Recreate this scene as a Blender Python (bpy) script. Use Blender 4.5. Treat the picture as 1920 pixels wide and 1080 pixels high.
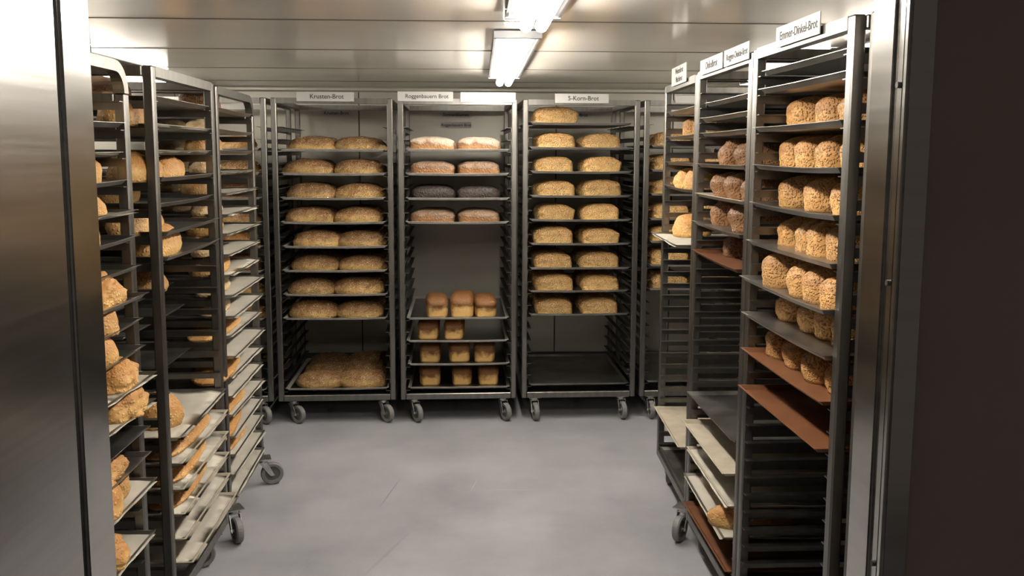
import bpy, bmesh, math, random
from mathutils import Vector, Matrix, noise
random.seed(7)
R = math.radians
PI = math.pi
for o in list(bpy.data.objects):
    bpy.data.objects.remove(o)
scene = bpy.context.scene
C = scene.collection

# ------------------------------------------------------------------ camera
cam_d = bpy.data.cameras.new('camera')
cam = bpy.data.objects.new('camera', cam_d)
C.objects.link(cam)
scene.camera = cam
F_PX, PITCH, YAW, ROLL, CY, CAM_H = 1674.3, .1176, .0384, .0034, 485.8, 1.5314
cam_d.sensor_width = 36
cam_d.lens = F_PX / 1920 * 36
cam_d.shift_y = -(540 - CY) / 1920
cam_d.clip_start = .02
fw = Vector((math.sin(YAW) * math.cos(PITCH), math.cos(YAW) * math.cos(PITCH), -math.sin(PITCH)))
rt = Vector((math.cos(YAW), -math.sin(YAW), 0))
up = rt.cross(fw)
r2 = rt * math.cos(ROLL) + up * math.sin(ROLL)
u2 = -rt * math.sin(ROLL) + up * math.cos(ROLL)
m = Matrix((r2, u2, -fw)).transposed().to_4x4()
m.translation = Vector((0, 0, CAM_H))
cam.matrix_world = m

# ------------------------------------------------------------------ world, exposure
w = bpy.data.worlds.new('world')
scene.world = w
w.use_nodes = True
w.node_tree.nodes['Background'].inputs[0].default_value = (1.0, .86, .74, 1)
w.node_tree.nodes['Background'].inputs[1].default_value = .025
scene.view_settings.view_transform = 'Standard'
scene.view_settings.look = 'None'
scene.view_settings.gamma = 1
scene.view_settings.exposure = 1.3
LAMP_COL = (1.0, .93, .82)
LAMP_MAIN = 30.0
LAMP_SIDE = 9.0


# ------------------------------------------------------------------ materials
def new_mat(name):
    mt = bpy.data.materials.new(name)
    mt.use_nodes = True
    nt = mt.node_tree
    return mt, nt, nt.nodes['Principled BSDF']


def nd(nt, t, **kw):
    n = nt.nodes.new(t)
    for k, v in kw.items():
        setattr(n, k, v)
    return n


def ramp(nt, a, b, ca, cb):
    n = nt.nodes.new('ShaderNodeValToRGB')
    e = n.color_ramp.elements
    e[0].position, e[1].position = a, b
    e[0].color, e[1].color = (*ca, 1), (*cb, 1)
    return n


def mat_metal(name, col, rough, var=.25, scale=(3, 3, 60), metallic=1.0, bump=.0, rvar=.1):
    mt, nt, p = new_mat(name)
    L = nt.links.new
    tc = nd(nt, 'ShaderNodeTexCoord')
    mp = nd(nt, 'ShaderNodeMapping')
    mp.inputs['Scale'].default_value = scale
    L(tc.outputs['Object'], mp.inputs['Vector'])
    nz = nd(nt, 'ShaderNodeTexNoise')
    nz.inputs['Scale'].default_value = 1
    nz.inputs['Detail'].default_value = 4
    L(mp.outputs[0], nz.inputs['Vector'])
    rp = ramp(nt, .3, .7, tuple(c * (1 - var) for c in col), col)
    L(nz.outputs['Fac'], rp.inputs[0])
    L(rp.outputs[0], p.inputs['Base Color'])
    mr = nd(nt, 'ShaderNodeMapRange')
    mr.inputs['To Min'].default_value = rough - rvar / 2
    mr.inputs['To Max'].default_value = rough + rvar / 2
    L(nz.outputs['Fac'], mr.inputs['Value'])
    L(mr.outputs[0], p.inputs['Roughness'])
    p.inputs['Metallic'].default_value = metallic
    if bump:
        b = nd(nt, 'ShaderNodeBump')
        b.inputs['Strength'].default_value = bump
        b.inputs['Distance'].default_value = .002
        L(nz.outputs['Fac'], b.inputs['Height'])
        L(b.outputs[0], p.inputs['Normal'])
    return mt


def mat_plain(name, col, rough=.5, metallic=0., scale=20, var=.15, bump=0.):
    return mat_metal(name, col, rough, var, (scale,) * 3, metallic, bump)


def mat_emit(name, col, s):
    mt, nt, p = new_mat(name)
    p.inputs['Base Color'].default_value = (.8, .8, .8, 1)
    p.inputs['Emission Color'].default_value = (*col, 1)
    p.inputs['Emission Strength'].default_value = s
    return mt


def mat_bread(name, side, top, speck, speck_scale=160, speck_amt=.5, bump=.6, flour=0., top_at=.55):
    """crust: paler sides, browner top, seeds or flour specks, all fixed to the loaf"""
    mt, nt, p = new_mat(name)
    L = nt.links.new
    tc = nd(nt, 'ShaderNodeTexCoord')
    sep = nd(nt, 'ShaderNodeSeparateXYZ')
    L(tc.outputs['Generated'], sep.inputs[0])
    oi = nd(nt, 'ShaderNodeObjectInfo')
    nz = nd(nt, 'ShaderNodeTexNoise', noise_dimensions='4D')
    nz.inputs['Scale'].default_value = 22
    nz.inputs['Detail'].default_value = 5
    L(tc.outputs['Object'], nz.inputs['Vector'])
    wv = nd(nt, 'ShaderNodeMath', operation='MULTIPLY')
    wv.inputs[1].default_value = 20
    L(oi.outputs['Random'], wv.inputs[0])
    L(wv.outputs[0], nz.inputs['W'])
    ad = nd(nt, 'ShaderNodeMath', operation='MULTIPLY_ADD')
    ad.inputs[1].default_value = .9
    L(nz.outputs['Fac'], ad.inputs[0])
    L(sep.outputs['Z'], ad.inputs[2])
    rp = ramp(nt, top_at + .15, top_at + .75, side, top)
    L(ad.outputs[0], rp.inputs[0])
    vo = nd(nt, 'ShaderNodeTexVoronoi')
    vo.inputs['Scale'].default_value = speck_scale
    L(tc.outputs['Object'], vo.inputs['Vector'])
    rs = ramp(nt, .12, .5, (1, 1, 1), (0, 0, 0))
    L(vo.outputs['Distance'], rs.inputs[0])
    n2 = nd(nt, 'ShaderNodeTexNoise')
    n2.inputs['Scale'].default_value = 30
    L(tc.outputs['Object'], n2.inputs['Vector'])
    r3 = ramp(nt, .35, .5, (0, 0, 0), (speck_amt,) * 3)
    L(n2.outputs['Fac'], r3.inputs[0])
    mu = nd(nt, 'ShaderNodeMath', operation='MULTIPLY')
    L(rs.outputs[0], mu.inputs[0])
    L(r3.outputs[0], mu.inputs[1])
    mx = nd(nt, 'ShaderNodeMix', data_type='RGBA')
    L(mu.outputs[0], mx.inputs[0])
    L(rp.outputs[0], mx.inputs[6])
    mx.inputs[7].default_value = (*speck, 1)
    out = mx.outputs[2]
    if flour:
        n4 = nd(nt, 'ShaderNodeTexNoise')
        n4.inputs['Scale'].default_value = 14
        n4.inputs['Detail'].default_value = 8
        L(tc.outputs['Object'], n4.inputs['Vector'])
        ad2 = nd(nt, 'ShaderNodeMath', operation='MULTIPLY_ADD')
        ad2.inputs[1].default_value = .7
        L(sep.outputs['Z'], ad2.inputs[0])
        L(n4.outputs['Fac'], ad2.inputs[2])
        r5 = ramp(nt, .85, 1.1, (0, 0, 0), (flour,) * 3)
        L(ad2.outputs[0], r5.inputs[0])
        m2 = nd(nt, 'ShaderNodeMix', data_type='RGBA')
        L(r5.outputs[0], m2.inputs[0])
        L(out, m2.inputs[6])
        m2.inputs[7].default_value = (.8, .74, .62, 1)
        out = m2.outputs[2]
    hv = nd(nt, 'ShaderNodeHueSaturation')
    mr = nd(nt, 'ShaderNodeMapRange')
    mr.inputs['To Min'].default_value = .68
    mr.inputs['To Max'].default_value = .95
    L(oi.outputs['Random'], mr.inputs['Value'])
    L(mr.outputs[0], hv.inputs['Value'])
    L(out, hv.inputs['Color'])
    L(hv.outputs[0], p.inputs['Base Color'])
    p.inputs['Roughness'].default_value = .62
    b = nd(nt, 'ShaderNodeBump')
    b.inputs['Strength'].default_value = bump
    b.inputs['Distance'].default_value = .006
    a3 = nd(nt, 'ShaderNodeMath', operation='MULTIPLY_ADD')
    a3.inputs[1].default_value = .5
    L(nz.outputs['Fac'], a3.inputs[0])
    L(rs.outputs[0], a3.inputs[2])
    L(a3.outputs[0], b.inputs['Height'])
    L(b.outputs[0], p.inputs['Normal'])
    return mt


M = {}
M['steel'] = mat_metal('rack_steel', (.25, .24, .223), .38, .3, (40, 40, 6))
M['runner'] = mat_metal('runner_steel', (.22, .213, .2), .38, .3, (20, 20, 6))
M['caster'] = mat_metal('caster_zinc', (.6, .6, .58), .35, .3, (60, 60, 60))
M['tyre'] = mat_plain('grey_tyre', (.17, .165, .16), .55)
M['tyre_side'] = mat_plain('dark_wheel_hub', (.08, .078, .075), .5)
M['tray'] = mat_metal('aluminium_tray', (.46, .45, .42), .36, .35, (9, 9, 9), rvar=.2)
M['rim'] = mat_metal('worn_rim', (.62, .6, .56), .4, .3, (30, 30, 30), metallic=.7)
M['tray_dark'] = mat_metal('dark_steel_tray', (.23, .22, .205), .34, .3, (9, 9, 9), rvar=.1)
M['tray_brown'] = mat_plain('brown_coated_tray', (.14, .05, .016), .5, scale=14, var=.4)
M['tray_tan'] = mat_plain('floured_tray', (.4, .35, .27), .6, scale=12, var=.3)
M['paper'] = mat_plain('baking_paper', (.82, .77, .67), .75, scale=9, var=.15, bump=.3)
M['panel'] = mat_metal('door_steel', (.5, .488, .47), .22, .15, (2, 2, 90), bump=.05, rvar=.08)
M['jamb'] = mat_metal('jamb_steel', (.58, .565, .54), .18, .12, (2, 2, 60), rvar=.08)
M['sign'] = mat_plain('sign_card', (.43, .42, .405), .4, scale=4, var=.04)
M['ink'] = mat_plain('black_ink', (.03, .03, .03), .6)
M['rubber'] = mat_plain('black_rubber', (.02, .02, .02), .6)
M['outer'] = mat_plain('outer_wall', (.42, .345, .3), .45, scale=3, var=.2)
M['lamp_body'] = mat_metal('lamp_housing', (.3, .3, .31), .35, .2, (8, 8, 8))
M['lamp_main'] = mat_emit('lamp_tube', LAMP_COL, LAMP_MAIN)
M['lamp_side'] = mat_emit('lamp_tube_side', LAMP_COL, LAMP_SIDE)
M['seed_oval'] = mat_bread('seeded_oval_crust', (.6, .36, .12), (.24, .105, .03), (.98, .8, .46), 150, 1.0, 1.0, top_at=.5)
M['seed_tin'] = mat_bread('oat_tin_crust', (.6, .36, .12), (.42, .22, .065), (1, .82, .48), 150, 1.0, 1.0, top_at=.6)
M['flour_tin'] = mat_bread('floured_crust', (.5, .27, .1), (.26, .12, .05), (.75, .55, .3), 90, .3, .5, flour=.5, top_at=.4)
M['dusk_tin'] = mat_bread('dusky_floured_crust', (.36, .17, .055), (.17, .08, .035), (.5, .34, .18), 90, .3, .5, flour=.1, top_at=.4)
M['black_tin'] = mat_bread('blackish_crust', (.035, .022, .016), (.028, .018, .014), (.08, .055, .04), 90, .3, .5, top_at=.4)
M['gold_tin'] = mat_bread('golden_tin_crust', (.9, .56, .2), (.26, .11, .032), (.8, .5, .2), 120, .1, .3, top_at=.6)
M['brown_tin'] = mat_bread('brown_tin_crust', (.52, .27, .085), (.36, .17, .05), (.72, .45, .18), 170, .6, .9, top_at=.75)
M['rye'] = mat_bread('dark_rye_crust', (.25, .11, .034), (.18, .075, .022), (.42, .22, .08), 150, .6, 1.0, top_at=.6)
M['wheat'] = mat_bread('wheat_crust', (.6, .345, .115), (.48, .225, .06), (.8, .6, .33), 110, .3, .5, top_at=.6)
M['pale'] = mat_bread('pale_crust', (.68, .48, .24), (.6, .36, .13), (.85, .75, .55), 90, .5, .5, flour=.4, top_at=.7)


def mat_floor():
    mt, nt, p = new_mat('sealed_floor')
    L = nt.links.new
    tc = nd(nt, 'ShaderNodeTexCoord')
    n1 = nd(nt, 'ShaderNodeTexNoise')
    n1.inputs['Scale'].default_value = 2.2
    n1.inputs['Detail'].default_value = 7
    n1.inputs['Roughness'].default_value = .62
    L(tc.outputs['Object'], n1.inputs['Vector'])
    rp = ramp(nt, .3, .7, (.235, .237, .254), (.345, .345, .367))
    L(n1.outputs['Fac'], rp.inputs[0])
    col = rp.outputs[0]
    # scuffs and scratches: (x, y, angle, length, width, colour, strength)
    for (x, y, a, ln, wd, c, s) in ((-.40, 3.92, 80, .42, .010, (.09, .09, .09), .5), (-.02, 4.0, 79, .2, .004, (.6, .6, .6), .5),
                                    (.14, 3.94, 0, .3, .003, (.55, .55, .55), .5), (-.72, 2.98, 72, .9, .006, (.36, .36, .36), .3),
                                    (-.35, 3.3, 70, .5, .02, (.15, .15, .15), .3), (.3, 3.0, 15, .35, .003, (.5, .5, .5), .3)):
        mp = nd(nt, 'ShaderNodeMapping', vector_type='TEXTURE')
        mp.inputs['Location'].default_value = (x, y, 0)
        mp.inputs['Rotation'].default_value = (0, 0, R(a))
        mp.inputs['Scale'].default_value = (ln / 2, wd / 2, 1)
        L(tc.outputs['Object'], mp.inputs['Vector'])
        ln_ = nd(nt, 'ShaderNodeVectorMath', operation='LENGTH')
        L(mp.outputs[0], ln_.inputs[0])
        r_ = ramp(nt, .4, 1, (s, s, s), (0, 0, 0))
        L(ln_.outputs['Value'], r_.inputs[0])
        mx = nd(nt, 'ShaderNodeMix', data_type='RGBA')
        L(r_.outputs[0], mx.inputs[0])
        L(col, mx.inputs[6])
        mx.inputs[7].default_value = (*c, 1)
        col = mx.outputs[2]
    L(col, p.inputs['Base Color'])
    mr = nd(nt, 'ShaderNodeMapRange')
    mr.inputs['To Min'].default_value = .22
    mr.inputs['To Max'].default_value = .42
    L(n1.outputs['Fac'], mr.inputs['Value'])
    L(mr.outputs[0], p.inputs['Roughness'])
    return mt


M['floor'] = mat_floor()
M['ceiling'] = mat_metal('ceiling_panel', (.8, .765, .7), .16, .06, (1.5, 1.5, 1.5), metallic=.15, rvar=.1)
M['wall'] = mat_metal('wall_panel', (.5, .48, .42), .35, .08, (2, 2, 2), metallic=.25)
M['groove'] = mat_plain('groove_sealant', (.1, .085, .065), .6)
M['base'] = mat_metal('skirting_steel', (.07, .07, .07), .5, .2, (6, 6, 6), metallic=.3)


# ------------------------------------------------------------------ helpers
def bx(bm, x0, x1, y0, y1, z0, z1, mi=0):
    r = bmesh.ops.create_cube(bm, size=1)
    bmesh.ops.scale(bm, vec=(x1 - x0, y1 - y0, z1 - z0), verts=r['verts'])
    bmesh.ops.translate(bm, vec=((x0 + x1) / 2, (y0 + y1) / 2, (z0 + z1) / 2), verts=r['verts'])
    if mi:
        for f in {f for v in r['verts'] for f in v.link_faces}:
            f.material_index = mi
    return r['verts']


def cyl(bm, r, h, mat4, seg=20, r2_=None, mi=0):
    q = bmesh.ops.create_cone(bm, cap_ends=True, segments=seg, radius1=r, radius2=r if r2_ is None else r2_, depth=h, matrix=mat4)
    if mi:
        for f in {f for v in q['verts'] for f in v.link_faces}:
            f.material_index = mi
    return q['verts']


def mesh(name, bm, mats, smooth=False, bevel=0):
    if bevel:
        bmesh.ops.bevel(bm, geom=list(bm.edges), offset=bevel, segments=1, affect='EDGES')
    bmesh.ops.recalc_face_normals(bm, faces=bm.faces)
    me = bpy.data.meshes.new(name)
    bm.to_mesh(me)
    bm.free()
    for m_ in (mats if isinstance(mats, (list, tuple)) else [mats]):
        me.materials.append(m_)
    if smooth:
        for f in me.polygons:
            f.use_smooth = True
    return me


def ob(name, me, parent=None, loc=None, rot=None):
    o = bpy.data.objects.new(name, me)
    C.objects.link(o)
    if parent:
        o.parent = parent
    if loc:
        o.location = loc
    if rot:
        o.rotation_euler = rot
    return o


def tag(o, label=None, cat=None, group=None, kind=None):
    if label:
        o['label'] = label
    if cat:
        o['category'] = cat
    if group:
        o['group'] = group
    if kind:
        o['kind'] = kind
    return o


def sbox(name, x0, x1, y0, y1, z0, z1, mat, kind='structure', parent=None, bevel=0):
    bm = bmesh.new()
    bx(bm, x0, x1, y0, y1, z0, z1)
    o = ob(name, mesh(name, bm, mat, bevel=bevel), parent)
    if kind and not parent:
        o['kind'] = kind
    return o


# ------------------------------------------------------------------ the room
XL, XR, YB, YF, ZC = -1.97, 1.76, 5.97, 1.228, 1.958
sbox('floor', -3.2, 3.2, -1.5, YB + .1, -.05, 0, M['floor'])


def panelled(name, axis, lo, hi, cuts, a0, a1, z0, z1, thick, mat, gap=.006):
    """flat panels with recessed dark joints between them, one mesh.
       axis 'c' ceiling (cuts in y), 'b' back wall (cuts in x), 's' side wall (cuts in y)"""
    bm = bmesh.new()
    pts = [lo] + cuts + [hi]
    for i in range(len(pts) - 1):
        p, q = pts[i] + gap / 2, pts[i + 1] - gap / 2
        if axis == 'c':
            bx(bm, a0, a1, p, q, z0, z0 + thick)
        elif axis == 'b':
            bx(bm, p, q, a0, a0 + thick, z0, z1)
        else:
            bx(bm, a0, a1, p, q, z0, z1)
    bmesh.ops.bevel(bm, geom=list(bm.edges), offset=.002, segments=1, affect='EDGES')
    g = gap / 2 + .001
    if axis == 'c':
        bx(bm, a0, a1, lo, hi, z0 + .006, z0 + thick + .01, 1)
        for q in cuts:
            bx(bm, a0, a1, q - g, q + g, z0 - .0015, z0 + .006, 1)
    elif axis == 'b':
        bx(bm, lo, hi, a0 + .006, a0 + thick + .01, z0, z1, 1)
        for q in cuts:
            bx(bm, q - g, q + g, a0 - .0008, a0 + .006, z0, z1, 1)
    else:
        s = 1 if a0 > 0 else -1
        c0, c1 = (a0 + .006, a1 + .01) if s > 0 else (a0 - .01, a1 - .006)
        bx(bm, c0, c1, lo, hi, z0, z1, 1)
    o = ob(name, mesh(name, bm, [mat, M['groove']]))
    o['kind'] = 'structure'
    return o


panelled('ceiling', 'c', YF - .02, YB, [1.32, 2.14, 2.97, 3.81, 4.64, 5.46], XL, XR, ZC, None, .04, M['ceiling'], .012)
panelled('wall_back', 'b', XL, XR, [-.78, .19, .52, 1.3], YB, None, 0, ZC, .05, M['wall'])
panelled('wall_left', 's', YF, YB, [2.2, 3.15, 4.1, 5.05], XL - .05, XL, 0, ZC, 0, M['wall'])
panelled('wall_right', 's', YF, YB, [2.2, 3.15, 4.1, 5.05], XR, XR + .05, 0, ZC, 0, M['wall'])
sbox('baseboard_back', XL, XR, YB - .02, YB, 0, .19, M['base'], bevel=.003)
sbox('baseboard_left', XL, XL + .02, YF, YB - .02, 0, .19, M['base'], bevel=.003)
sbox('baseboard_right', XR - .02, XR, YF, YB - .02, 0, .19, M['base'], bevel=.003)

# steel cove where ceiling meets back wall
sbox('trim_1', XL, XR, YB - .05, YB, ZC - .03, ZC, M['wall'], bevel=.008)

# front wall with doorway; the camera stands outside it
JX = .54
bm = bmesh.new()
bx(bm, JX + .012, 3.2, 1.125, YF, 0, 2.35)
o = ob('wall_front_right', mesh('wall_front_right', bm, M['outer']))
o['kind'] = 'structure'
bm = bmesh.new()
bx(bm, -3.2, -JX - .085, 1.165, YF, 0, 2.35)
bx(bm, -JX - .085, -JX - .012, 1.206, 1.29, 0, 2.35)
o = ob('wall_front_left', mesh('wall_front_left', bm, M['outer']))
o['kind'] = 'structure'
bm = bmesh.new()
bx(bm, -JX - .012, JX + .012, 1.165, YF, 2.0, 2.35)
o = ob('wall_front_top', mesh('wall_front_top', bm, M['outer']))
o['kind'] = 'structure'
# right jamb lining: smooth steel reveal plus ribbed steel corner profile with screws
bm = bmesh.new()
bx(bm, JX, JX + .012, 1.165, 1.231, 0, 2.0)
bmesh.ops.bevel(bm, geom=list(bm.edges), offset=.003, segments=2, affect='EDGES')
o = ob('trim_2', mesh('trim_2', bm, M['jamb']))
o['kind'] = 'structure'
bm = bmesh.new()
bx(bm, JX - .006, JX + .012, 1.150, 1.163, 0, 2.0)
bx(bm, JX - .002, JX + .012, 1.128, 1.149, 0, 2.0)
bx(bm, JX - .005, JX + .03, 1.112, 1.127, 0, 2.0)
bmesh.ops.bevel(bm, geom=list(bm.edges), offset=.004, segments=3, affect='EDGES')
for z in (.35, .98, 1.365, 1.62, 1.9):
    cyl(bm, .004, .006, Matrix.Translation((JX - .003, 1.138, z)) @ Matrix.Rotation(PI / 2, 4, 'Y'), 12, mi=1)
o = ob('trim_3', mesh('trim_3', bm, [M['jamb'], M['rubber']]))
o['kind'] = 'structure'
# left jamb lining and the open steel door leaf folded back towards the camera
bm = bmesh.new()
bx(bm, -JX - .012, -JX, 1.205, 1.295, 0, 2.0)
bmesh.ops.bevel(bm, geom=list(bm.edges), offset=.004, segments=3, affect='EDGES')
o = ob('trim_4', mesh('trim_4', bm, M['jamb']))
o['kind'] = 'structure'
door = ob('door_1', None, loc=(-JX - .04, 1.195, 0))
door['kind'] = 'structure'
door.empty_display_size = .1
bm = bmesh.new()
bx(bm, -.04, .038, -1.02, 0, .01, 2.02)
bmesh.ops.bevel(bm, geom=list(bm.edges), offset=.004, segments=2, affect='EDGES')
ob('door_leaf', mesh('door_leaf', bm, M['panel']), door)
bm = bmesh.new()
bx(bm, -.03, .03, .0005, .007, .01, 2.02)
ob('door_gasket', mesh('door_gasket', bm, M['rubber']), door)


# ------------------------------------------------------------------ ceiling lights
def light(name, x, y0, y1, label, lamp, wd=.165):
    t = ob(name, None, loc=(x, (y0 + y1) / 2, ZC))
    h = (y1 - y0) / 2
    bm = bmesh.new()
    # trapezoid tray body, open edge flaring down
    prof = [(-wd / 2, -.024), (-wd / 2, -.018), (-wd / 2.6, -.001), (wd / 2.6, -.001), (wd / 2, -.018), (wd / 2, -.024), (wd / 2 - .008, -.024), (wd / 2 - .014, -.022), (wd / 3.4, -.02),
            (-wd / 3.4, -.02), (-wd / 2 + .014, -.022), (-wd / 2 + .008, -.024)]
    a = [bm.verts.new((px, -h, pz)) for px, pz in prof]
    b = [bm.verts.new((px, h, pz)) for px, pz in prof]
    n = len(prof)
    for i in range(n):
        bm.faces.new((a[i], a[(i + 1) % n], b[(i + 1) % n], b[i]))
    ob('housing', mesh('housing', bm, M['lamp_body']), t)
    for s in (-1, 1):
        bm = bmesh.new()
        bx(bm, -wd / 2 - .002, wd / 2 + .002, min(s * h, s * (h + .012)), max(s * h, s * (h + .012)), -.03, -.001)
        ob('end_cap', mesh('end_cap', bm, M['lamp_body'], bevel=.002), t)
    for s in (-1, 1):
        bm = bmesh.new()
        cyl(bm, .019, 2 * h - .05, Matrix.Translation((s * .023, 0, -.052)) @ Matrix.Rotation(PI / 2, 4, 'X'), 16)
        ob('tube', mesh('tube', bm, lamp, smooth=True), t)
    tag(t, label, 'ceiling light', 'tube lights under the ceiling')
    return t


light('ceiling_light', .165, 1.30, 2.72, 'long bright tube light nearest the doorway, running along the ceiling', M['lamp_main'])
light('ceiling_light', .14, 3.18, 4.86, 'long bright tube light ending just above the back middle rack', M['lamp_main'])
light('ceiling_light', -1.78, 3.9, 5.2, 'tube light above the left racks near the far left corner', M['lamp_side'])
light('ceiling_light', -1.63, 2.5, 3.7, 'tube light hidden above the near left racks, brightening the ceiling there', M['lamp_side'])
light('ceiling_light', 1.5, 2.5, 3.6, 'tube light hidden above the near right racks, brightening the ceiling there', M['lamp_side'])
light('ceiling_light', 1.6, 3.9, 5.2, 'tube light above the right racks near the far right corner', M['lamp_side'])

# ------------------------------------------------------------------ racks
RW, RD, PT = .66, .78, .03      # outer width, depth, post size


def post_mesh(h0, h1):
    bm = bmesh.new()
    bx(bm, 0, PT, 0, PT, h0, h1)
    return mesh('post', bm, M['steel'], bevel=.004)


_bm = bmesh.new()
bx(_bm, 0, .024, 0, RD - .01, -.0025, 0)
bx(_bm, 0, .0025, 0, RD - .01, -.0235, -.0025)
RUN_L = mesh('runner', _bm, M['runner'])
_bm = bmesh.new()
bx(_bm, -.024, 0, 0, RD - .01, -.0025, 0)
bx(_bm, -.0025, 0, 0, RD - .01, -.0235, -.0025)
RUN_R = mesh('runner', _bm, M['runner'])
WR = .052
_bm = bmesh.new()
# wheel: profile swept round the X axis (tyre with rounded shoulders, recessed hub)
_prof = [(0, .012, 1), (.012, .0125, 1), (.014, .008, 1), (.032, .008, 1), (.035, .013, 0), (.047, .014, 0), (.0515, .009, 0), (.052, 0, 0),
         (.0515, -.009, 0), (.047, -.014, 0), (.035, -.013, 0), (.032, -.008, 1), (.014, -.008, 1), (.012, -.0125, 1), (0, -.012, 1)]
_seg = 28
_rings = []
for r_, x_, _ in _prof:
    _rings.append([_bm.verts.new((x_, r_ * math.cos(2 * PI * k / _seg), r_ * math.sin(2 * PI * k / _seg))) for k in range(_seg)] if r_ > 0 else [_bm.verts.new((x_, 0, 0))])
for i in range(len(_prof) - 1):
    a_, b_ = _rings[i], _rings[i + 1]
    for k in range(_seg):
        k2 = (k + 1) % _seg
        if len(a_) == 1:
            f_ = _bm.faces.new((a_[0], b_[k], b_[k2]))
        elif len(b_) == 1:
            f_ = _bm.faces.new((a_[k], a_[k2], b_[0]))
        else:
            f_ = _bm.faces.new((a_[k], a_[k2], b_[k2], b_[k]))
        f_.material_index = _prof[i][2]
WHEEL = mesh('wheel', _bm, [M['tyre'], M['tyre_side']])
_bm = bmesh.new()
bx(_bm, -.035, .035, -.035, .035, .127, .131)
cyl(_bm, .022, .016, Matrix.Translation((0, 0, .119)), 18)
bx(_bm, -.024, .024, -.018, .018, .1085, .1125)
for s_ in (-1, 1):   # fork cheeks lean back to the axle
    vs = bx(_bm, -.0015, .0015, -.017, .017, 0, .064)
    for v in vs:
        if v.co.z < .03:
            v.co.y = v.co.y * .6 - .04
        v.co.x += s_ * .0215
        v.co.z += .047
cyl(_bm, .006, .052, Matrix.Translation((0, -.04, WR)) @ Matrix.Rotation(PI / 2, 4, 'Y'), 12)
FORK = mesh('caster', _bm, M['caster'])

RACKS = {}


def make_rack(key, label, origin, ang, H=1.83, base=.2, pitch=.0676, n=23, swivel=(20, -30, 60, 10), round_far=0, round_near=0, nick='', feet=None):
    """local frame: x along the width as seen from the aisle (left to right), y into the rack"""
    t = ob('tray_rack', None, loc=(*origin, 0), rot=(0, 0, ang))
    tag(t, label, 'bakery rack', 'wheeled tray racks')
    zb = .132
    rl, rr = round_far, round_near      # corner radius at local x=0 / x=RW of the top
    pm = {}
    for (px, rad) in ((0, rl), (RW - PT, rr)):
        for py in (0, RD - PT):
            k = (rad,)
            if k not in pm:
                pm[k] = post_mesh(zb, H - (rad if rad else 0))
            ob('post', pm[k], t, (px, py, 0))
    # top rails front and rear, with bent corners where the tube is rounded
    for py in (0, RD - PT):
        bm = bmesh.new()
        path = []
        if rl:
            for i in range(9):
                a = PI - i * PI / 16
                path.append((rl + (rl - PT / 2) * math.cos(a), H - rl + (rl - PT / 2) * math.sin(a), a))
        else:
            path.append((PT, H - PT / 2, PI / 2))
        if rr:
            for i in range(9):
                a = PI / 2 - i * PI / 16
                path.append((RW - rr + (rr - PT / 2) * math.cos(a), H - rr + (rr - PT / 2) * math.sin(a), a))
        else:
            path.append((RW - PT, H - PT / 2, PI / 2))
        prev = None
        for (cx, cz, a) in path:
            dx, dz = math.cos(a) * PT / 2, math.sin(a) * PT / 2
            ring = [bm.verts.new((cx - dx, py, cz - dz)), bm.verts.new((cx + dx, py, cz + dz)), bm.verts.new((cx + dx, py + PT, cz + dz)), bm.verts.new((cx - dx, py + PT, cz - dz))]
            if prev:
                for i in range(4):
                    bm.faces.new((prev[i], prev[(i + 1) % 4], ring[(i + 1) % 4], ring[i]))
            else:
                bm.faces.new(ring)
            prev = ring
        bm.faces.new(prev[::-1])
        ob('top_rail', mesh('top_rail', bm, M['steel']), t)
    for px, rad in ((0, rl), (RW - PT, rr)):
        zz = H - (rad if rad else 0)
        bm = bmesh.new()
        bx(bm, px, px + PT, PT, RD - PT, zz - PT, zz)
        ob('side_rail', mesh('side_rail', bm, M['steel'], bevel=.003), t)
    bm = bmesh.new()
    bx(bm, PT, RW - PT, 0, PT, zb, zb + .034)
    bx(bm, PT, RW - PT, RD - PT, RD, zb, zb + .034)
    bx(bm, 0, PT, PT, RD - PT, zb, zb + .034)
    bx(bm, RW - PT, RW, PT, RD - PT, zb, zb + .034)
    bx(bm, RW / 2 - .012, RW / 2 + .012, PT, RD - PT, zb + .003, zb + .03)
    ob('base_frame', mesh('base_frame', bm, M['steel'], bevel=.003), t)
    for i in range(n):
        z = base + i * pitch
        if z > H - .05:
            break
        ob('runner', RUN_L, t, (PT, .005, z))
        ob('runner', RUN_R, t, (RW - PT, .005, z))
    for i, (cx, cy) in enumerate(feet or ((.075, .045), (RW - .075, .045), (.075, RD - .06), (RW - .075, RD - .06))):
        c = ob('caster', FORK, t, (cx, cy, 0), (0, 0, R(swivel[i])))
        ob('wheel', WHEEL, c, (0, -.04, WR))
    t['_k'] = 0
    del t['_k']
    RACKS[key] = dict(o=Vector((*origin, 0)), a=ang, base=base, pitch=pitch, nick=nick)
    return t


def to_world(key, lx, ly, z=0):
    r = RACKS[key]
    c, s = math.cos(r['a']), math.sin(r['a'])
    return Vector((r['o'].x + lx * c - ly * s, r['o'].y + lx * s + ly * c, z))


BA = .027
YB0 = 5.003


def back(x):
    return (x, YB0 + x * math.sin(BA))


make_rack('A2', 'steel rack in the far left corner, half hidden behind the left row', back(-1.815), BA, base=.187, swivel=(20, 40, 10, 0), nick='far left corner rack')
make_rack('A', 'steel rack of oval seeded loaves, leftmost of three against the back', back(-1.129), BA, base=.187, swivel=(50, 40, 20, 10), nick='back left rack')
make_rack('B', 'steel rack with three tall golden loaves, middle of the back row', back(-.441), BA, base=.187, swivel=(28, 24, 10, 0), nick='back middle rack')
make_rack('C', 'steel rack of oat-topped tin loaves, right of the back middle rack', back(.2506), BA, base=.2, swivel=(8, 8, 30, 0), nick='back right rack')
make_rack('D', 'steel rack in the far right corner, behind the right row', back(.935), BA, base=.21, swivel=(0, 30, 0, 0), nick='far right corner rack')


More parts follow.
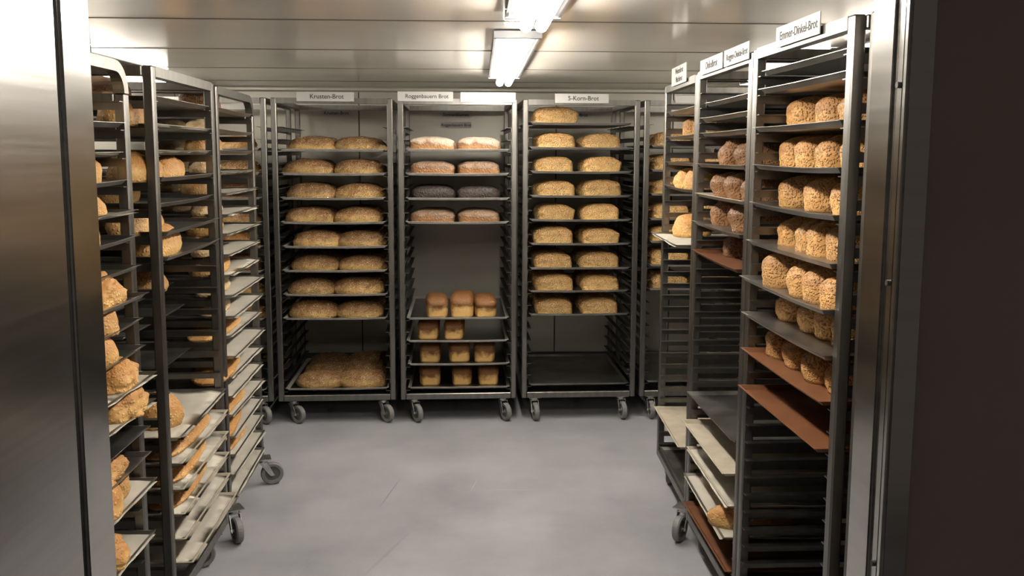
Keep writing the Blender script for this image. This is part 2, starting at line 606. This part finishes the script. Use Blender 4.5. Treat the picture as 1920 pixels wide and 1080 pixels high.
def right(x, y, a):
    return dict(origin=(x, y), ang=-PI / 2 - a)


def left(x, y, a):
    return dict(origin=(x - RW * math.sin(a), y - RW * math.cos(a)), ang=PI / 2 - a)


make_rack('R0', 'steel rack just behind the right door jamb, only a strip visible', **right(.825, 1.895, 0), base=.2, pitch=.0765, n=22, nick='rack behind right jamb')
make_rack('R1', 'steel rack of brown tin loaves, nearest full rack on the right', **right(.7908, 2.586, -.018), base=.2, pitch=.0535, n=30, swivel=(30, 20, 0, 0), nick='near right rack')
make_rack('R2', 'steel rack of dark rye loaves, second on the right side', **right(.8036, 3.2954, .003), base=.2, pitch=.0535, n=30, swivel=(170, 20, 0, 0), nick='middle right rack')
make_rack('R3', 'mostly empty steel rack, farthest of the right row', **right(.836, 4.0284, .025), base=.2, pitch=.0535, n=30, swivel=(-110, 55, 0, 0), feet=((.06, .05), (RW - .04, .005), (.075, .72), (.585, .72)), nick='far right row rack')
make_rack('L1', 'steel rack with rounded top corner, nearest on the left', **left(-.955, 2.52, 0), H=1.775, base=.215, pitch=.0765, n=21, round_near=.085, round_far=.085, nick='near left rack')
make_rack('L2', 'steel rack with square top corners, middle of the left row', **left(-.948, 3.2965, -.0265), H=1.779, base=.17, pitch=.0795, n=21, swivel=(20, -160, 0, 0), nick='middle left rack')
make_rack('L3', 'steel rack with rounded far corner, farthest of the left row', **left(-.997, 4.0675, -.039), H=1.779, base=.17, pitch=.0795, n=21, swivel=(-60, 15, 0, 0), feet=((.04, .0), (RW - .03, .0), (.075, .72), (.585, .72)), round_near=.085, nick='far left row rack')

# ------------------------------------------------------------------ trays, papers
TW, TD = .58, .76


def tray_mesh(mat, sag, rim=.012, seed=0):
    bm = bmesh.new()
    nx, ny = 10, 8
    th = .0016

    def z(x, y):
        u = (x / TW) * 2
        return -sag * (1 - u * u) * (.65 + .35 * noise.noise(Vector((seed, x * 3, y * 3))))
    g = []
    for j in range(ny + 1):
        row = []
        for i in range(nx + 1):
            x, y = -TW / 2 + .016 + (TW - .032) * i / nx, .016 + (TD - .032) * j / ny
            row.append(bm.verts.new((x, y, z(x, y) + th)))
        g.append(row)
    for j in range(ny):
        for i in range(nx):
            bm.faces.new((g[j][i], g[j][i + 1], g[j + 1][i + 1], g[j + 1][i]))
    # ring outwards: sloped rim then small flat lip
    ring = [g[0][i] for i in range(nx + 1)] + [g[j][nx] for j in range(1, ny + 1)] + [g[ny][i] for i in range(nx - 1, -1, -1)] + [g[j][0] for j in range(ny - 1, 0, -1)]
    for (out, dz) in ((.010, rim), (.006, rim)):
        nr = []
        for v in ring:
            x, y, zz = v.co
            cx, cy = 0, TD / 2
            hx, hy = TW / 2 - .016, TD / 2 - .016
            ox = (1 if x - cx > 0 else -1) if abs(abs(x - cx) - hx) < .012 or abs(x - cx) > hx else 0
            oy = (1 if y - cy > 0 else -1) if abs(abs(y - cy) - hy) < .012 or abs(y - cy) > hy else 0
            nr.append(bm.verts.new((x + ox * out, y + oy * out, zz + (dz if out == .010 else .0))))
        for k in range(len(ring)):
            k2 = (k + 1) % len(ring)
            bm.faces.new((ring[k], ring[k2], nr[k2], nr[k])).material_index = 1
        ring = nr
    bmesh.ops.recalc_face_normals(bm, faces=bm.faces)
    r = bmesh.ops.solidify(bm, geom=list(bm.faces), thickness=th)
    return mesh('tray', bm, [mat, M['rim'] if mat is M['tray_dark'] else mat], smooth=False)


TRAYS = {}
for nm in ('tray', 'tray_dark', 'tray_brown', 'tray_tan'):
    TRAYS[nm] = [tray_mesh(M[nm], s, seed=i * 3.1 + 1) for i, s in enumerate((.001, .003, .0055))]
ORD = ['top', 'second', 'third', 'fourth', 'fifth', 'sixth', 'seventh', 'eighth', 'ninth', 'tenth', 'eleventh', 'twelfth', 'thirteenth', 'fourteenth', 'fifteenth', 'sixteenth',
       'seventeenth', 'eighteenth', 'nineteenth', 'twentieth', 'twenty-first']


def paper_mesh(seed, w_=.56, d_=.74):
    bm = bmesh.new()
    nx, ny = 14, 14
    g = []
    for j in range(ny + 1):
        row = []
        for i in range(nx + 1):
            x, y = -w_ / 2 + w_ * i / nx, d_ * j / ny - .004
            e = max(abs(i / nx * 2 - 1), abs(j / ny * 2 - 1)) ** 6
            zz = .003 + abs(noise.noise(Vector((x * 7 + seed * 9, y * 7, seed)))) * (.002 + .008 * e)
            row.append(bm.verts.new((x, y, zz)))
        g.append(row)
    for j in range(ny):
        for i in range(nx):
            bm.faces.new((g[j][i], g[j][i + 1], g[j + 1][i + 1], g[j + 1][i]))
    bmesh.ops.solidify(bm, geom=list(bm.faces), thickness=.0006)
    return mesh('baking_paper', bm, M['paper'], smooth=True)


PAPERS = [paper_mesh(i + 1) for i in range(3)]
TRAY_COL = {'tray_dark': 'dark steel', 'tray': 'bare aluminium', 'tray_brown': 'brown-coated', 'tray_tan': 'flour-dusted'}


# ------------------------------------------------------------------ loaves
def loaf_mesh(name, mat, L, Wd, H, n=2.4, kind='oval', amp=.003, seed=0, cuts=0, nu=40, nv=14):
    """L along local x, Wd along local y, base at z=0"""
    bm = bmesh.new()
    prof = []
    for k in range(nv + 1):
        t = k / nv
        if kind == 'oval':       # free-standing loaf: tucked foot, full dome
            a = -.42 + t * (PI / 2 + .42)
            prof.append((max(math.cos(a), 0) ** .8, (math.sin(a) + math.sin(.42)) / (1 + math.sin(.42))))
        elif kind == 'tin':      # straight sides widening to a low dome
            if t < .4:
                q = t / .4
                prof.append((.95 + .04 * q + .015 * math.sin(q * PI), q * .52))
            else:
                a = (t - .4) / .6 * PI / 2
                prof.append((.99 * math.cos(a) ** .7 if a < PI / 2 - 1e-6 else 0, .52 + .48 * math.sin(a)))
        elif kind == 'mushroom':  # tin loaf whose top has burst above the tin line
            if t < .42:
                q = t / .42
                prof.append((.88 + .05 * q, q * .5))
            elif t < .5:
                q = (t - .42) / .08
                prof.append((.93 - .03 * math.sin(q * PI) + .03 * q, .5 + .05 * q))
            else:
                a = (t - .5) / .5 * PI / 2
                prof.append(((.96 + .04 * math.sin(2 * a)) * math.cos(a) ** .6 if a < PI / 2 - 1e-6 else 0, .55 + .45 * math.sin(a)))
    rings = []
    for k, (r, z) in enumerate(prof):
        if k == nv:
            rings.append([bm.verts.new((0, 0, H * z))])
            break
        row = []
        for i in range(nu):
            a = 2 * PI * i / nu
            c, s = math.cos(a), math.sin(a)
            x = math.copysign(abs(c) ** (2 / n), c) * L / 2 * r
            y = math.copysign(abs(s) ** (2 / n), s) * Wd / 2 * r
            p = Vector((x, y, H * z))
            d = noise.noise(Vector((x * 22 + seed * 7, y * 22, z * 3 + seed))) * amp * 2 + noise.noise(Vector((x * 60, y * 60 + seed * 5, z * 8))) * amp
            q = min(1, r * 1.3)
            zz = H * z + (d * .8 * (z - .3) if z > .3 else 0)
            if cuts and z > .5:
                u = x / L * cuts * 2 + (y / Wd) * .9
                zz -= .006 * max(0, math.cos(u * PI)) ** 8 * (z - .4) * 2
            row.append(bm.verts.new((x + c * d * q, y + s * d * q, max(zz, 0))))
        rings.append(row)
    bm.faces.new(rings[0][::-1])
    for k in range(nv - 1):
        for i in range(nu):
            i2 = (i + 1) % nu
            bm.faces.new((rings[k][i], rings[k][i2], rings[k + 1][i2], rings[k + 1][i]))
    for i in range(nu):
        bm.faces.new((rings[-2][i], rings[-2][(i + 1) % nu], rings[-1][0]))
    me = mesh(name, bm, mat, smooth=True)
    return me


LOAF = {
    # key: (object name, words, category, meshes)
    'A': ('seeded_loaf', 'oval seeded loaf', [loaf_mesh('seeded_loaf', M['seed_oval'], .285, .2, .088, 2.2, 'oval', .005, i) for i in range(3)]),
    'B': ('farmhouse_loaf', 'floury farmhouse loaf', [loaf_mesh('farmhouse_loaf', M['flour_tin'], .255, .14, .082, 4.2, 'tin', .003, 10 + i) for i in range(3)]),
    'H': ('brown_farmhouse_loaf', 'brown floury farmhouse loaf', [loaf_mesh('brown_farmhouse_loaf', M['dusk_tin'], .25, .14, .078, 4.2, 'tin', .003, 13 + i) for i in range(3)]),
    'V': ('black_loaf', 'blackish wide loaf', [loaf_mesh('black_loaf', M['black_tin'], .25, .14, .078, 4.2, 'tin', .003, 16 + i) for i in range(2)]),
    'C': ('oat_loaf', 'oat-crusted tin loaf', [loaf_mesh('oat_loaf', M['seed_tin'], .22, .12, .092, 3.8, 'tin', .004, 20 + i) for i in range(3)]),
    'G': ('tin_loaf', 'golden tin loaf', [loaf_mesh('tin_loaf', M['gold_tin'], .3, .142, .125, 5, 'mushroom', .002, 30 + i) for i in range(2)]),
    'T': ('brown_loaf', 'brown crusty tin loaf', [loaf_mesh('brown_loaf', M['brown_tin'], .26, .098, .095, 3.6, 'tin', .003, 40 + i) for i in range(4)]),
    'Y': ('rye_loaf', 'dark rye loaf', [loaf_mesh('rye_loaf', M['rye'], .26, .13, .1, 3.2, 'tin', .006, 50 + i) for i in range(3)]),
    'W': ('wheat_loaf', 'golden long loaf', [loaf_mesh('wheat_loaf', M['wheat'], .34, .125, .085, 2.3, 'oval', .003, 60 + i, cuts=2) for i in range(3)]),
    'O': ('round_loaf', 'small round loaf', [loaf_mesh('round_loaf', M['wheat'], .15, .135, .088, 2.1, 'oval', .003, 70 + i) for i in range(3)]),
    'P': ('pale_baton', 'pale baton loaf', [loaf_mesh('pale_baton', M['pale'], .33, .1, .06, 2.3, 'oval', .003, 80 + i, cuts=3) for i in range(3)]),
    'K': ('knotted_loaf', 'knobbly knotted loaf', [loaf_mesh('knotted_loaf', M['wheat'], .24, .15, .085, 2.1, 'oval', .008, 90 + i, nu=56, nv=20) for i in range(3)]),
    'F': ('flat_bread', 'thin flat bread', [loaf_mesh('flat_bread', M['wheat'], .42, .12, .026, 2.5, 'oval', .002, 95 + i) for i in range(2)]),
}
CAT = 'loaf of bread'
GROUPW = {'H': 'brown farmhouse loaves', 'V': 'blackish loaves', 'A': 'oval seeded loaves', 'B': 'floury farmhouse loaves', 'C': 'oat-crusted tin loaves', 'G': 'golden tin loaves', 'T': 'brown tin loaves', 'Y': 'dark rye loaves',
          'W': 'golden long loaves', 'O': 'small round loaves', 'P': 'pale baton loaves', 'K': 'knotted loaves', 'F': 'flat breads'}


def fill(key, slots, rotate=0, jit=.006):
    """slots: list from the top down of (slot index or z, tray kind, paper?, stick-out, [ (loaf key, lx, ly, turn, where words, scale) ])"""
    rk = RACKS[key]
    for idx, (k, tk, paper, out, loaves) in enumerate(slots):
        z = rk['base'] + rk['pitch'] * k + .0006 if isinstance(k, int) else k
        od = ORD[idx] if idx < len(slots) - 1 else 'bottom'
        turn = random.uniform(-.012, .012)
        p = to_world(key, RW / 2 + random.uniform(-.004, .004), -out + .004, z)
        state = 'empty' if not loaves else ('with one loaf' if len(loaves) == 1 else 'with loaves')
        sagi = 2 if loaves and random.random() < .5 else random.randrange(0, 2)
        sag = (.001, .003, .0055)[sagi]
        o = ob('baking_tray', TRAYS[tk][sagi], None, p, (0, 0, rk['a'] + turn))
        o.location.z += sag if sagi else 0
        o.location.z += .0004
        tag(o, '%s tray %s, %s in the %s' % (TRAY_COL[tk], state, od + ' one down' if od not in ('top', 'bottom') else od + 'most one', rk['nick']), 'baking tray', 'trays in the ' + rk['nick'])
        zt = o.location.z + .001
        if paper:
            q = ob('baking_paper', random.choice(PAPERS), None, (p.x, p.y, zt), (0, 0, rk['a'] + turn * 2))
            tag(q, 'pale baking paper lining the %s tray of the %s' % (od, rk['nick']), 'baking paper', 'paper in the ' + rk['nick'])
            zt += .004
        for L_ in loaves:
            lk, lx, ly, tn, wh = L_[:5]
            sc = L_[5] if len(L_) > 5 else 1
            nm, words, ms = LOAF[lk]
            pp = to_world(key, lx + random.uniform(-jit, jit), ly + random.uniform(-jit, jit), zt - (.002 if not paper else 0))
            b = ob(nm, random.choice(ms), None, pp, (0, 0, rk['a'] + R(tn) + random.uniform(-.07, .07)))
            s2 = sc * random.uniform(.96, 1.04)
            b.scale = (s2, s2, s2 * random.uniform(.95, 1.05))
            tag(b, '%s, %s on the %s tray of the %s' % (words, wh, od, rk['nick']), CAT, '%s in the %s' % (GROUPW[lk], rk['nick']))


# back racks -------------------------------------------------------------------
def pair(lk, xa, xb, rows, dy, y0, sc=1.0):
    out = []
    rn = ['front', 'middle', 'rear'] if rows == 3 else ['front', 'rear']
    for r_ in range(rows):
        for x_, s_ in ((xa, 'left'), (xb, 'right')):
            if x_ is None:
                continue
            out.append((lk, x_, y0 + r_ * dy, 0, rn[r_] + ' ' + s_, sc))
    return out


offs = {20: (.20, .46), 18: (.175, .455), 16: (.19, .455), 14: (.185, .45), 12: (.225, .465), 10: (.20, .465), 8: (.19, .45), 6: (.195, .45), 0: (.22, .45)}
fill('A', [(k, 'tray_dark', False, .0, pair('A', offs[k][0], offs[k][1], 3 if k < 14 else 2, .225, .13)) for k in (20, 18, 16, 14, 12, 10, 8, 6)] +
     [(0, 'tray_dark', False, 0, pair('A', .22, .46, 3, .225, .13))])
G3 = lambda xs, names, sc: [('G', x_, .21, 90, 'front ' + n_, sc) for x_, n_ in zip(xs, names)]
fill('B', [(k, 'tray_dark', False, .0, pair(b_, .19, .45, 2, .2, .1, 1.0)) for k, b_ in ((20, 'B'), (18, 'H'), (16, 'V'), (14, 'H'))] +
     [(6, 'tray_dark', False, 0, G3((.205, .352, .485), ('left', 'centre', 'right'), 1.0)),
      (4, 'tray_dark', False, 0, G3((.16, .31), ('left', 'right'), .9)),
      (2, 'tray_dark', False, 0, G3((.162, .34, .488), ('left', 'centre', 'right'), .92)),
      (0, 'tray_dark', False, 0, G3((.158, .35, .5), ('left', 'centre', 'right'), .9))])
fill('C', [(22, 'tray', False, 0, [('C', .19, .12, 4, 'alone', 1.16)])] +
     [(k, 'tray', False, 0, pair('C', .19 + random.uniform(-.006, .006), .455 + random.uniform(-.008, .003), 3 if k < 14 else 2, .17, .09)) for k in (20, 18, 16, 14, 12, 10, 8, 6)] +
     [(0, 'tray', False, 0, [])])
fill('D', [(k, 'tray', False, 0, pair('C', .17, .44, 2, .17, .09)) for k in (20, 18, 16, 14, 12, 10, 8)] + [(0, 'tray', False, 0, [])])
mix = ['K', 'A', 'Y', 'A', 'K', 'Y', 'A', 'W']
fill('A2', [(k, 'tray_dark', False, 0, pair(mix[i], .17, .47, 1, .2, .13, .9)) for i, k in enumerate((20, 18, 16, 14, 12, 10, 8, 6))] + [(0, 'tray_dark', False, 0, [])])


# one loaf of the top tray of the back left rack has a pale cut heel leaning at its end
bm = bmesh.new()
pts = [(-.055, 0), (.05, 0), (.062, .012), (.04, .03), (0, .042), (-.04, .036), (-.062, .016)]
a_ = [bm.verts.new((x_, -.008, z_)) for x_, z_ in pts]
b_ = [bm.verts.new((x_ * .96, .008, z_ * .96)) for x_, z_ in pts]
bm.faces.new(a_)
bm.faces.new(b_[::-1])
for i in range(len(pts)):
    f_ = bm.faces.new((a_[i], a_[(i + 1) % 7], b_[(i + 1) % 7], b_[i]))
    f_.material_index = 1
o = ob('bread_slice', mesh('bread_slice', bm, [M['pale'], M['seed_oval']]), None, to_world('A', .575, .07, .187 + .0676 * 20 + .004), (R(-25), 0, R(20)))
tag(o, 'pale cut heel of bread, right end of top tray, back left rack', 'bread slice')


# right row ---------------------------------------------------------------------
def yy(px, X, org):      # place along the rack where the ray through that column meets depth X
    return org - X * 1674.3 / (px - 895.4)


def Rl(key, lk, xs, front, lens=.13, sc=1.0, turn=90):
    org = RACKS[key]['o'].y
    nmz = {1: ['alone'], 2: ['far', 'near'], 3: ['far', 'centre', 'near'], 4: ['farthest', 'second farthest', 'third farthest', 'nearest']}[len(xs)]
    w_ = {'T': .049, 'Y': .065, 'O': .065, 'W': .06, 'C': .06}[lk] * sc
    out = []
    for x_, n_ in zip(xs, nmz):
        lx = yy(x_, front, org) + w_
        out.append((lk, min(max(lx, .1), .57), front - RACKS[key]['o'].x + lens * sc, turn, n_, sc))
    return out


fill('R1', [(29, 'tray', False, -.01, []), (28, 'tray', False, 0, []),
            (26, 'tray', False, .01, Rl('R1', 'T', (1463, 1512, 1556), .86, sc=1.1)),
            (24, 'tray', False, .01, Rl('R1', 'T', (1456, 1486, 1523, 1557), .85)),
            (22, 'tray', False, .015, Rl('R1', 'T', (1456, 1496, 1540), .85)),
            (20, 'tray', False, .02, Rl('R1', 'T', (1451, 1484, 1510, 1543), .84)),
            (18, 'tray', False, .035, Rl('R1', 'T', (1431, 1469, 1497, 1533), .79)),
            (16, 'tray', False, .025, Rl('R1', 'T', (1466, 1502, 1529, 1557), .86)),
            (14, 'tray_brown', False, .025, Rl('R1', 'T', (1446, 1471, 1512, 1550), .83)),
            (12, 'tray_brown', False, .03, [])])
fill('R2', [(28, 'tray', False, -.01, []), (27, 'tray', False, 0, []), (26, 'tray', False, 0, []),
            (24, 'tray', False, .01, Rl('R2', 'Y', (1343, 1375), .84)),
            (22, 'tray_tan', False, .01, Rl('R2', 'Y', (1331, 1357, 1386), .84)),
            (20, 'tray', False, .02, Rl('R2', 'Y', (1327, 1366), .84)),
            (18, 'tray_brown', False, .02, Rl('R2', 'Y', (1358, 1390), .88, sc=.8)),
            (8, 'tray', False, .02, []),
            (6, 'tray_tan', False, .04, []), (4, 'tray_tan', True, .02, []),
            (2, 'tray', True, .03, [('W', .25, .12, 6, 'front far', 1.1), ('W', .5, .11, 90, 'front near', .9)]),
            (0, 'tray_brown', False, .025, [])])
fill('R3', [(28, 'tray', False, 0, []), (26, 'tray', False, 0, Rl('R3', 'T', (1263, 1285), .88, lens=.15, sc=1.15)),
            (24, 'tray', False, 0, []), (22, 'tray', False, .01, Rl('R3', 'O', (1254, 1283), .87, lens=.07)),
            (18, 'tray', True, .06, Rl('R3', 'O', (1262,), .86, lens=.07, sc=1.1)),
            (3, 'tray_tan', False, .03, []), (.1665, 'tray', False, .0, [])])
fill('R0', [(15, 'tray', False, 0, []), (12, 'tray', False, 0, []), (8, 'tray', False, 0, [])])

# left row: local x runs away from the camera ------------------------------------
# near left rack
S = []
S.append((18, 'tray', False, .01, [('P', .42, .09, 10, 'front', 1.25), ('P', .4, .26, 0, 'rear', 1.25)]))
S.append((17, 'tray', True, .0, []))
S.append((16, 'tray', False, .01, [('W', .42, .09, 5, 'front', 1.15), ('W', .4, .3, 0, 'rear', 1.1)]))
S.append((15, 'tray', True, .03, [('W', .33, .06, -30, 'front', .8)]))
S.append((14, 'tray', False, .03, [('O', .40, .06, 0, 'front', 1.0)]))
S.append((13, 'tray', False, .03, [('O', .30, .06, 0, 'front', .9)]))
S.append((12, 'tray', False, .05, [('K', .455, .04, 12, 'front far', 1.05), ('O', .28, .04, 0, 'front near', .9)]))
S.append((11, 'tray', False, .03, [('O', .45, .045, 30, 'front', 1.0)]))
S.append((10, 'tray', False, .035, [('O', .43, .04, 0, 'front', .95)]))
S.append((9, 'tray', True, .06, [('K', .50, .015, 25, 'front far', .85), ('O', .33, .03, 0, 'front near', .8)]))
S.append((8, 'tray', True, .055, [('K', .5, .01, 10, 'front far', .95), ('O', .31, .03, 0, 'front near', .85)]))
S.append((7, 'tray', False, .04, []))
S.append((6, 'tray', False, .04, [('K', .44, .04, 0, 'front far', .75), ('O', .28, .05, 0, 'front near', .8)]))
S.append((5, 'tray', True, .05, [('O', .5, .05, 20, 'front far', 1.05), ('O', .36, .03, 0, 'front near', 1.1)]))
S.append((3, 'tray', True, .04, [('K', .44, .05, 40, 'front', .85)]))
fill('L1', S)
S = []
S.append((19, 'tray', False, 0, [('H', .36, .3, 0, 'rear', 1.3)]))
S.append((18, 'tray', True, 0, [('W', .12, .13, 4, 'near', 1.0)]))
S.append((17, 'tray', True, 0, []))
S.append((16, 'tray', False, .01, [('W', .38, .1, 8, 'front far', 1.0), ('W', .11, .1, 5, 'front near', 1.0)]))
S.append((15, 'tray', False, .0, [('W', .35, .25, 0, 'rear', 1.0)]))
S.append((14, 'tray', False, .02, [('W', .16, .12, 0, 'front near', .95), ('W', .45, .28, 0, 'rear far', 1.0)]))
S.append((13, 'tray', False, .02, [('W', .25, .09, 4, 'front', 1.1), ('W', .4, .3, 0, 'rear', 1.0)]))
S.append((11, 'tray', False, -.15, [('O', .5, .2, 0, 'rear far', .9)]))
S.append((10, 'tray', False, -.12, []))
S.append((8, 'tray', False, -.1, []))
S.append((6, 'tray', True, .025, [('O', .21, .1, 0, 'front far', 1.1)]))
for kk, fb in ((5, 1), (4, 1), (3, 1), (2, 0), (1, 0)):
    S.append((kk, 'tray_tan', True, .03 if kk > 1 else .05, [('F', .33, .075, 3, 'front', 1.25)] if fb else []))
fill('L2', S)
S = []
for kk in range(19, 10, -1):
    lk = 'Y' if kk == 19 else ('W' if kk % 2 else 'P')
    S.append((kk, 'tray', kk < 17, .01 if kk > 15 else .025, [(lk, .15 + .02 * (kk % 3), .1, 4, 'front near', 1.0), ('P', .42, .28, 0, 'rear far', 1.0)]))
for kk in range(10, -1, -1):
    S.append((kk, 'tray', True, .035 if kk in (10, 9, 7) else .02, [] if kk in (7, 5, 1, 0) else [('F' if kk < 9 else 'P', .2, .09, 3, 'front', 1.3 if kk < 9 else 1.0)]))
fill('L3', S)


# ------------------------------------------------------------------ signs
def text_mesh(txt, size):
    cu = bpy.data.curves.new('lettering', 'FONT')
    cu.body = txt
    cu.size = size
    cu.align_x = 'CENTER'
    cu.align_y = 'CENTER'
    cu.extrude = .0004
    cu.offset = size * .012
    tmp = bpy.data.objects.new('tmp', cu)
    C.objects.link(tmp)
    dg = bpy.context.evaluated_depsgraph_get()
    me = bpy.data.meshes.new_from_object(tmp.evaluated_get(dg))
    bpy.data.objects.remove(tmp)
    me.materials.clear()
    me.materials.append(M['ink'])
    return me


def sign(key, x0, x1, z0, z1, lines, label, size=.034):
    p = to_world(key, (x0 + x1) / 2, -.0065, (z0 + z1) / 2)
    bm = bmesh.new()
    w_, h_ = x1 - x0, z1 - z0
    bx(bm, -w_ / 2, w_ / 2, -.0015, .0015, -h_ / 2, h_ / 2)
    o = ob('name_sign', mesh('name_sign', bm, M['sign'], bevel=.0005), None, p, (0, 0, RACKS[key]['a']))
    tag(o, label, 'sign', 'name signs on the racks')
    bm = bmesh.new()
    for s in (-1, 1):
        bx(bm, s * w_ * .4 - .006, s * w_ * .4 + .006, .0015, .0066, -h_ / 2, -h_ / 2 + .015)
    ob('clip', mesh('clip', bm, M['steel']), o)
    for i, t in enumerate(lines):
        dz = (len(lines) - 1) / 2 * h_ * .45 - i * h_ * .45
        ob('lettering', text_mesh(t, size), o, (.008, -.0018, dz), (PI / 2, 0, 0))
    return o


sign('A', .143, .453, 1.811, 1.862, ['Krusten-Brot'], 'white sign lettered Krusten-Brot on top of the back left rack')
sign('B', .002, .305, 1.815, 1.868, ['Roggenbauern Brot'], 'white sign lettered Roggenbauern Brot, left on the back middle rack', .03)
sign('B', .345, .65, 1.812, 1.866, [], 'blank brightly lit sign, right on the back middle rack')
sign('C', .177, .478, 1.811, 1.862, ['5-Korn-Brot'], 'white sign lettered 5-Korn-Brot on top of the back right rack')
sign('D', .17, .475, 1.815, 1.855, [], 'blank white sign on top of the far right corner rack')
sign('R1', .206, .496, 1.81, 1.862, ['Emmer-Dinkel-Brot'], 'grey sign lettered Emmer-Dinkel-Brot on the near right rack', .031)
sign('R2', .07, .365, 1.81, 1.862, ['Dinkelbrot'], 'sign lettered Dinkelbrot, farther of two on the middle right rack')
sign('R2', .385, .655, 1.81, 1.862, ['Roggen-Dinkel-Brot'], 'sign lettered Roggen-Dinkel-Brot, nearer of two on the middle right rack', .028)
sign('R3', .2, .5, 1.815, 1.89, ['Weizenbrot', 'Mischbrot'], 'two-line sign on the farthest rack of the right row', .032)


def wall_text(x, z, t, size, label):
    bm = bmesh.new()
    w_ = .2
    bx(bm, -w_ / 2, w_ / 2, -.001, .0, -.02, .02)
    o = ob('wall_label', mesh('wall_label', bm, M['sign']), None, (x, YB - .0005, z))
    tag(o, label, 'label', 'labels on the back wall')
    ob('lettering', text_mesh(t, size), o, (0, -.0014, 0), (PI / 2, 0, 0))


wall_text((635 - 895) / 1674 * YB, 1.531 + (288 - 215) / 1674 * YB, 'Krusten-Brot', .03, 'small wall label behind the back left rack')
wall_text((855 - 895) / 1674 * YB, 1.531 + (288 - 217) / 1674 * YB, 'Sonnenblumen', .029, 'upper of two wall labels behind the back middle rack')
wall_text((855 - 895) / 1674 * YB, 1.531 + (288 - 236) / 1674 * YB, 'Roggenbauern Brot', .025, 'lower of two wall labels behind the back middle rack')
wall_text((1078 - 895) / 1674 * YB, 1.531 + (288 - 217) / 1674 * YB, '5-Korn-Brot', .03, 'small wall label behind the back right rack')
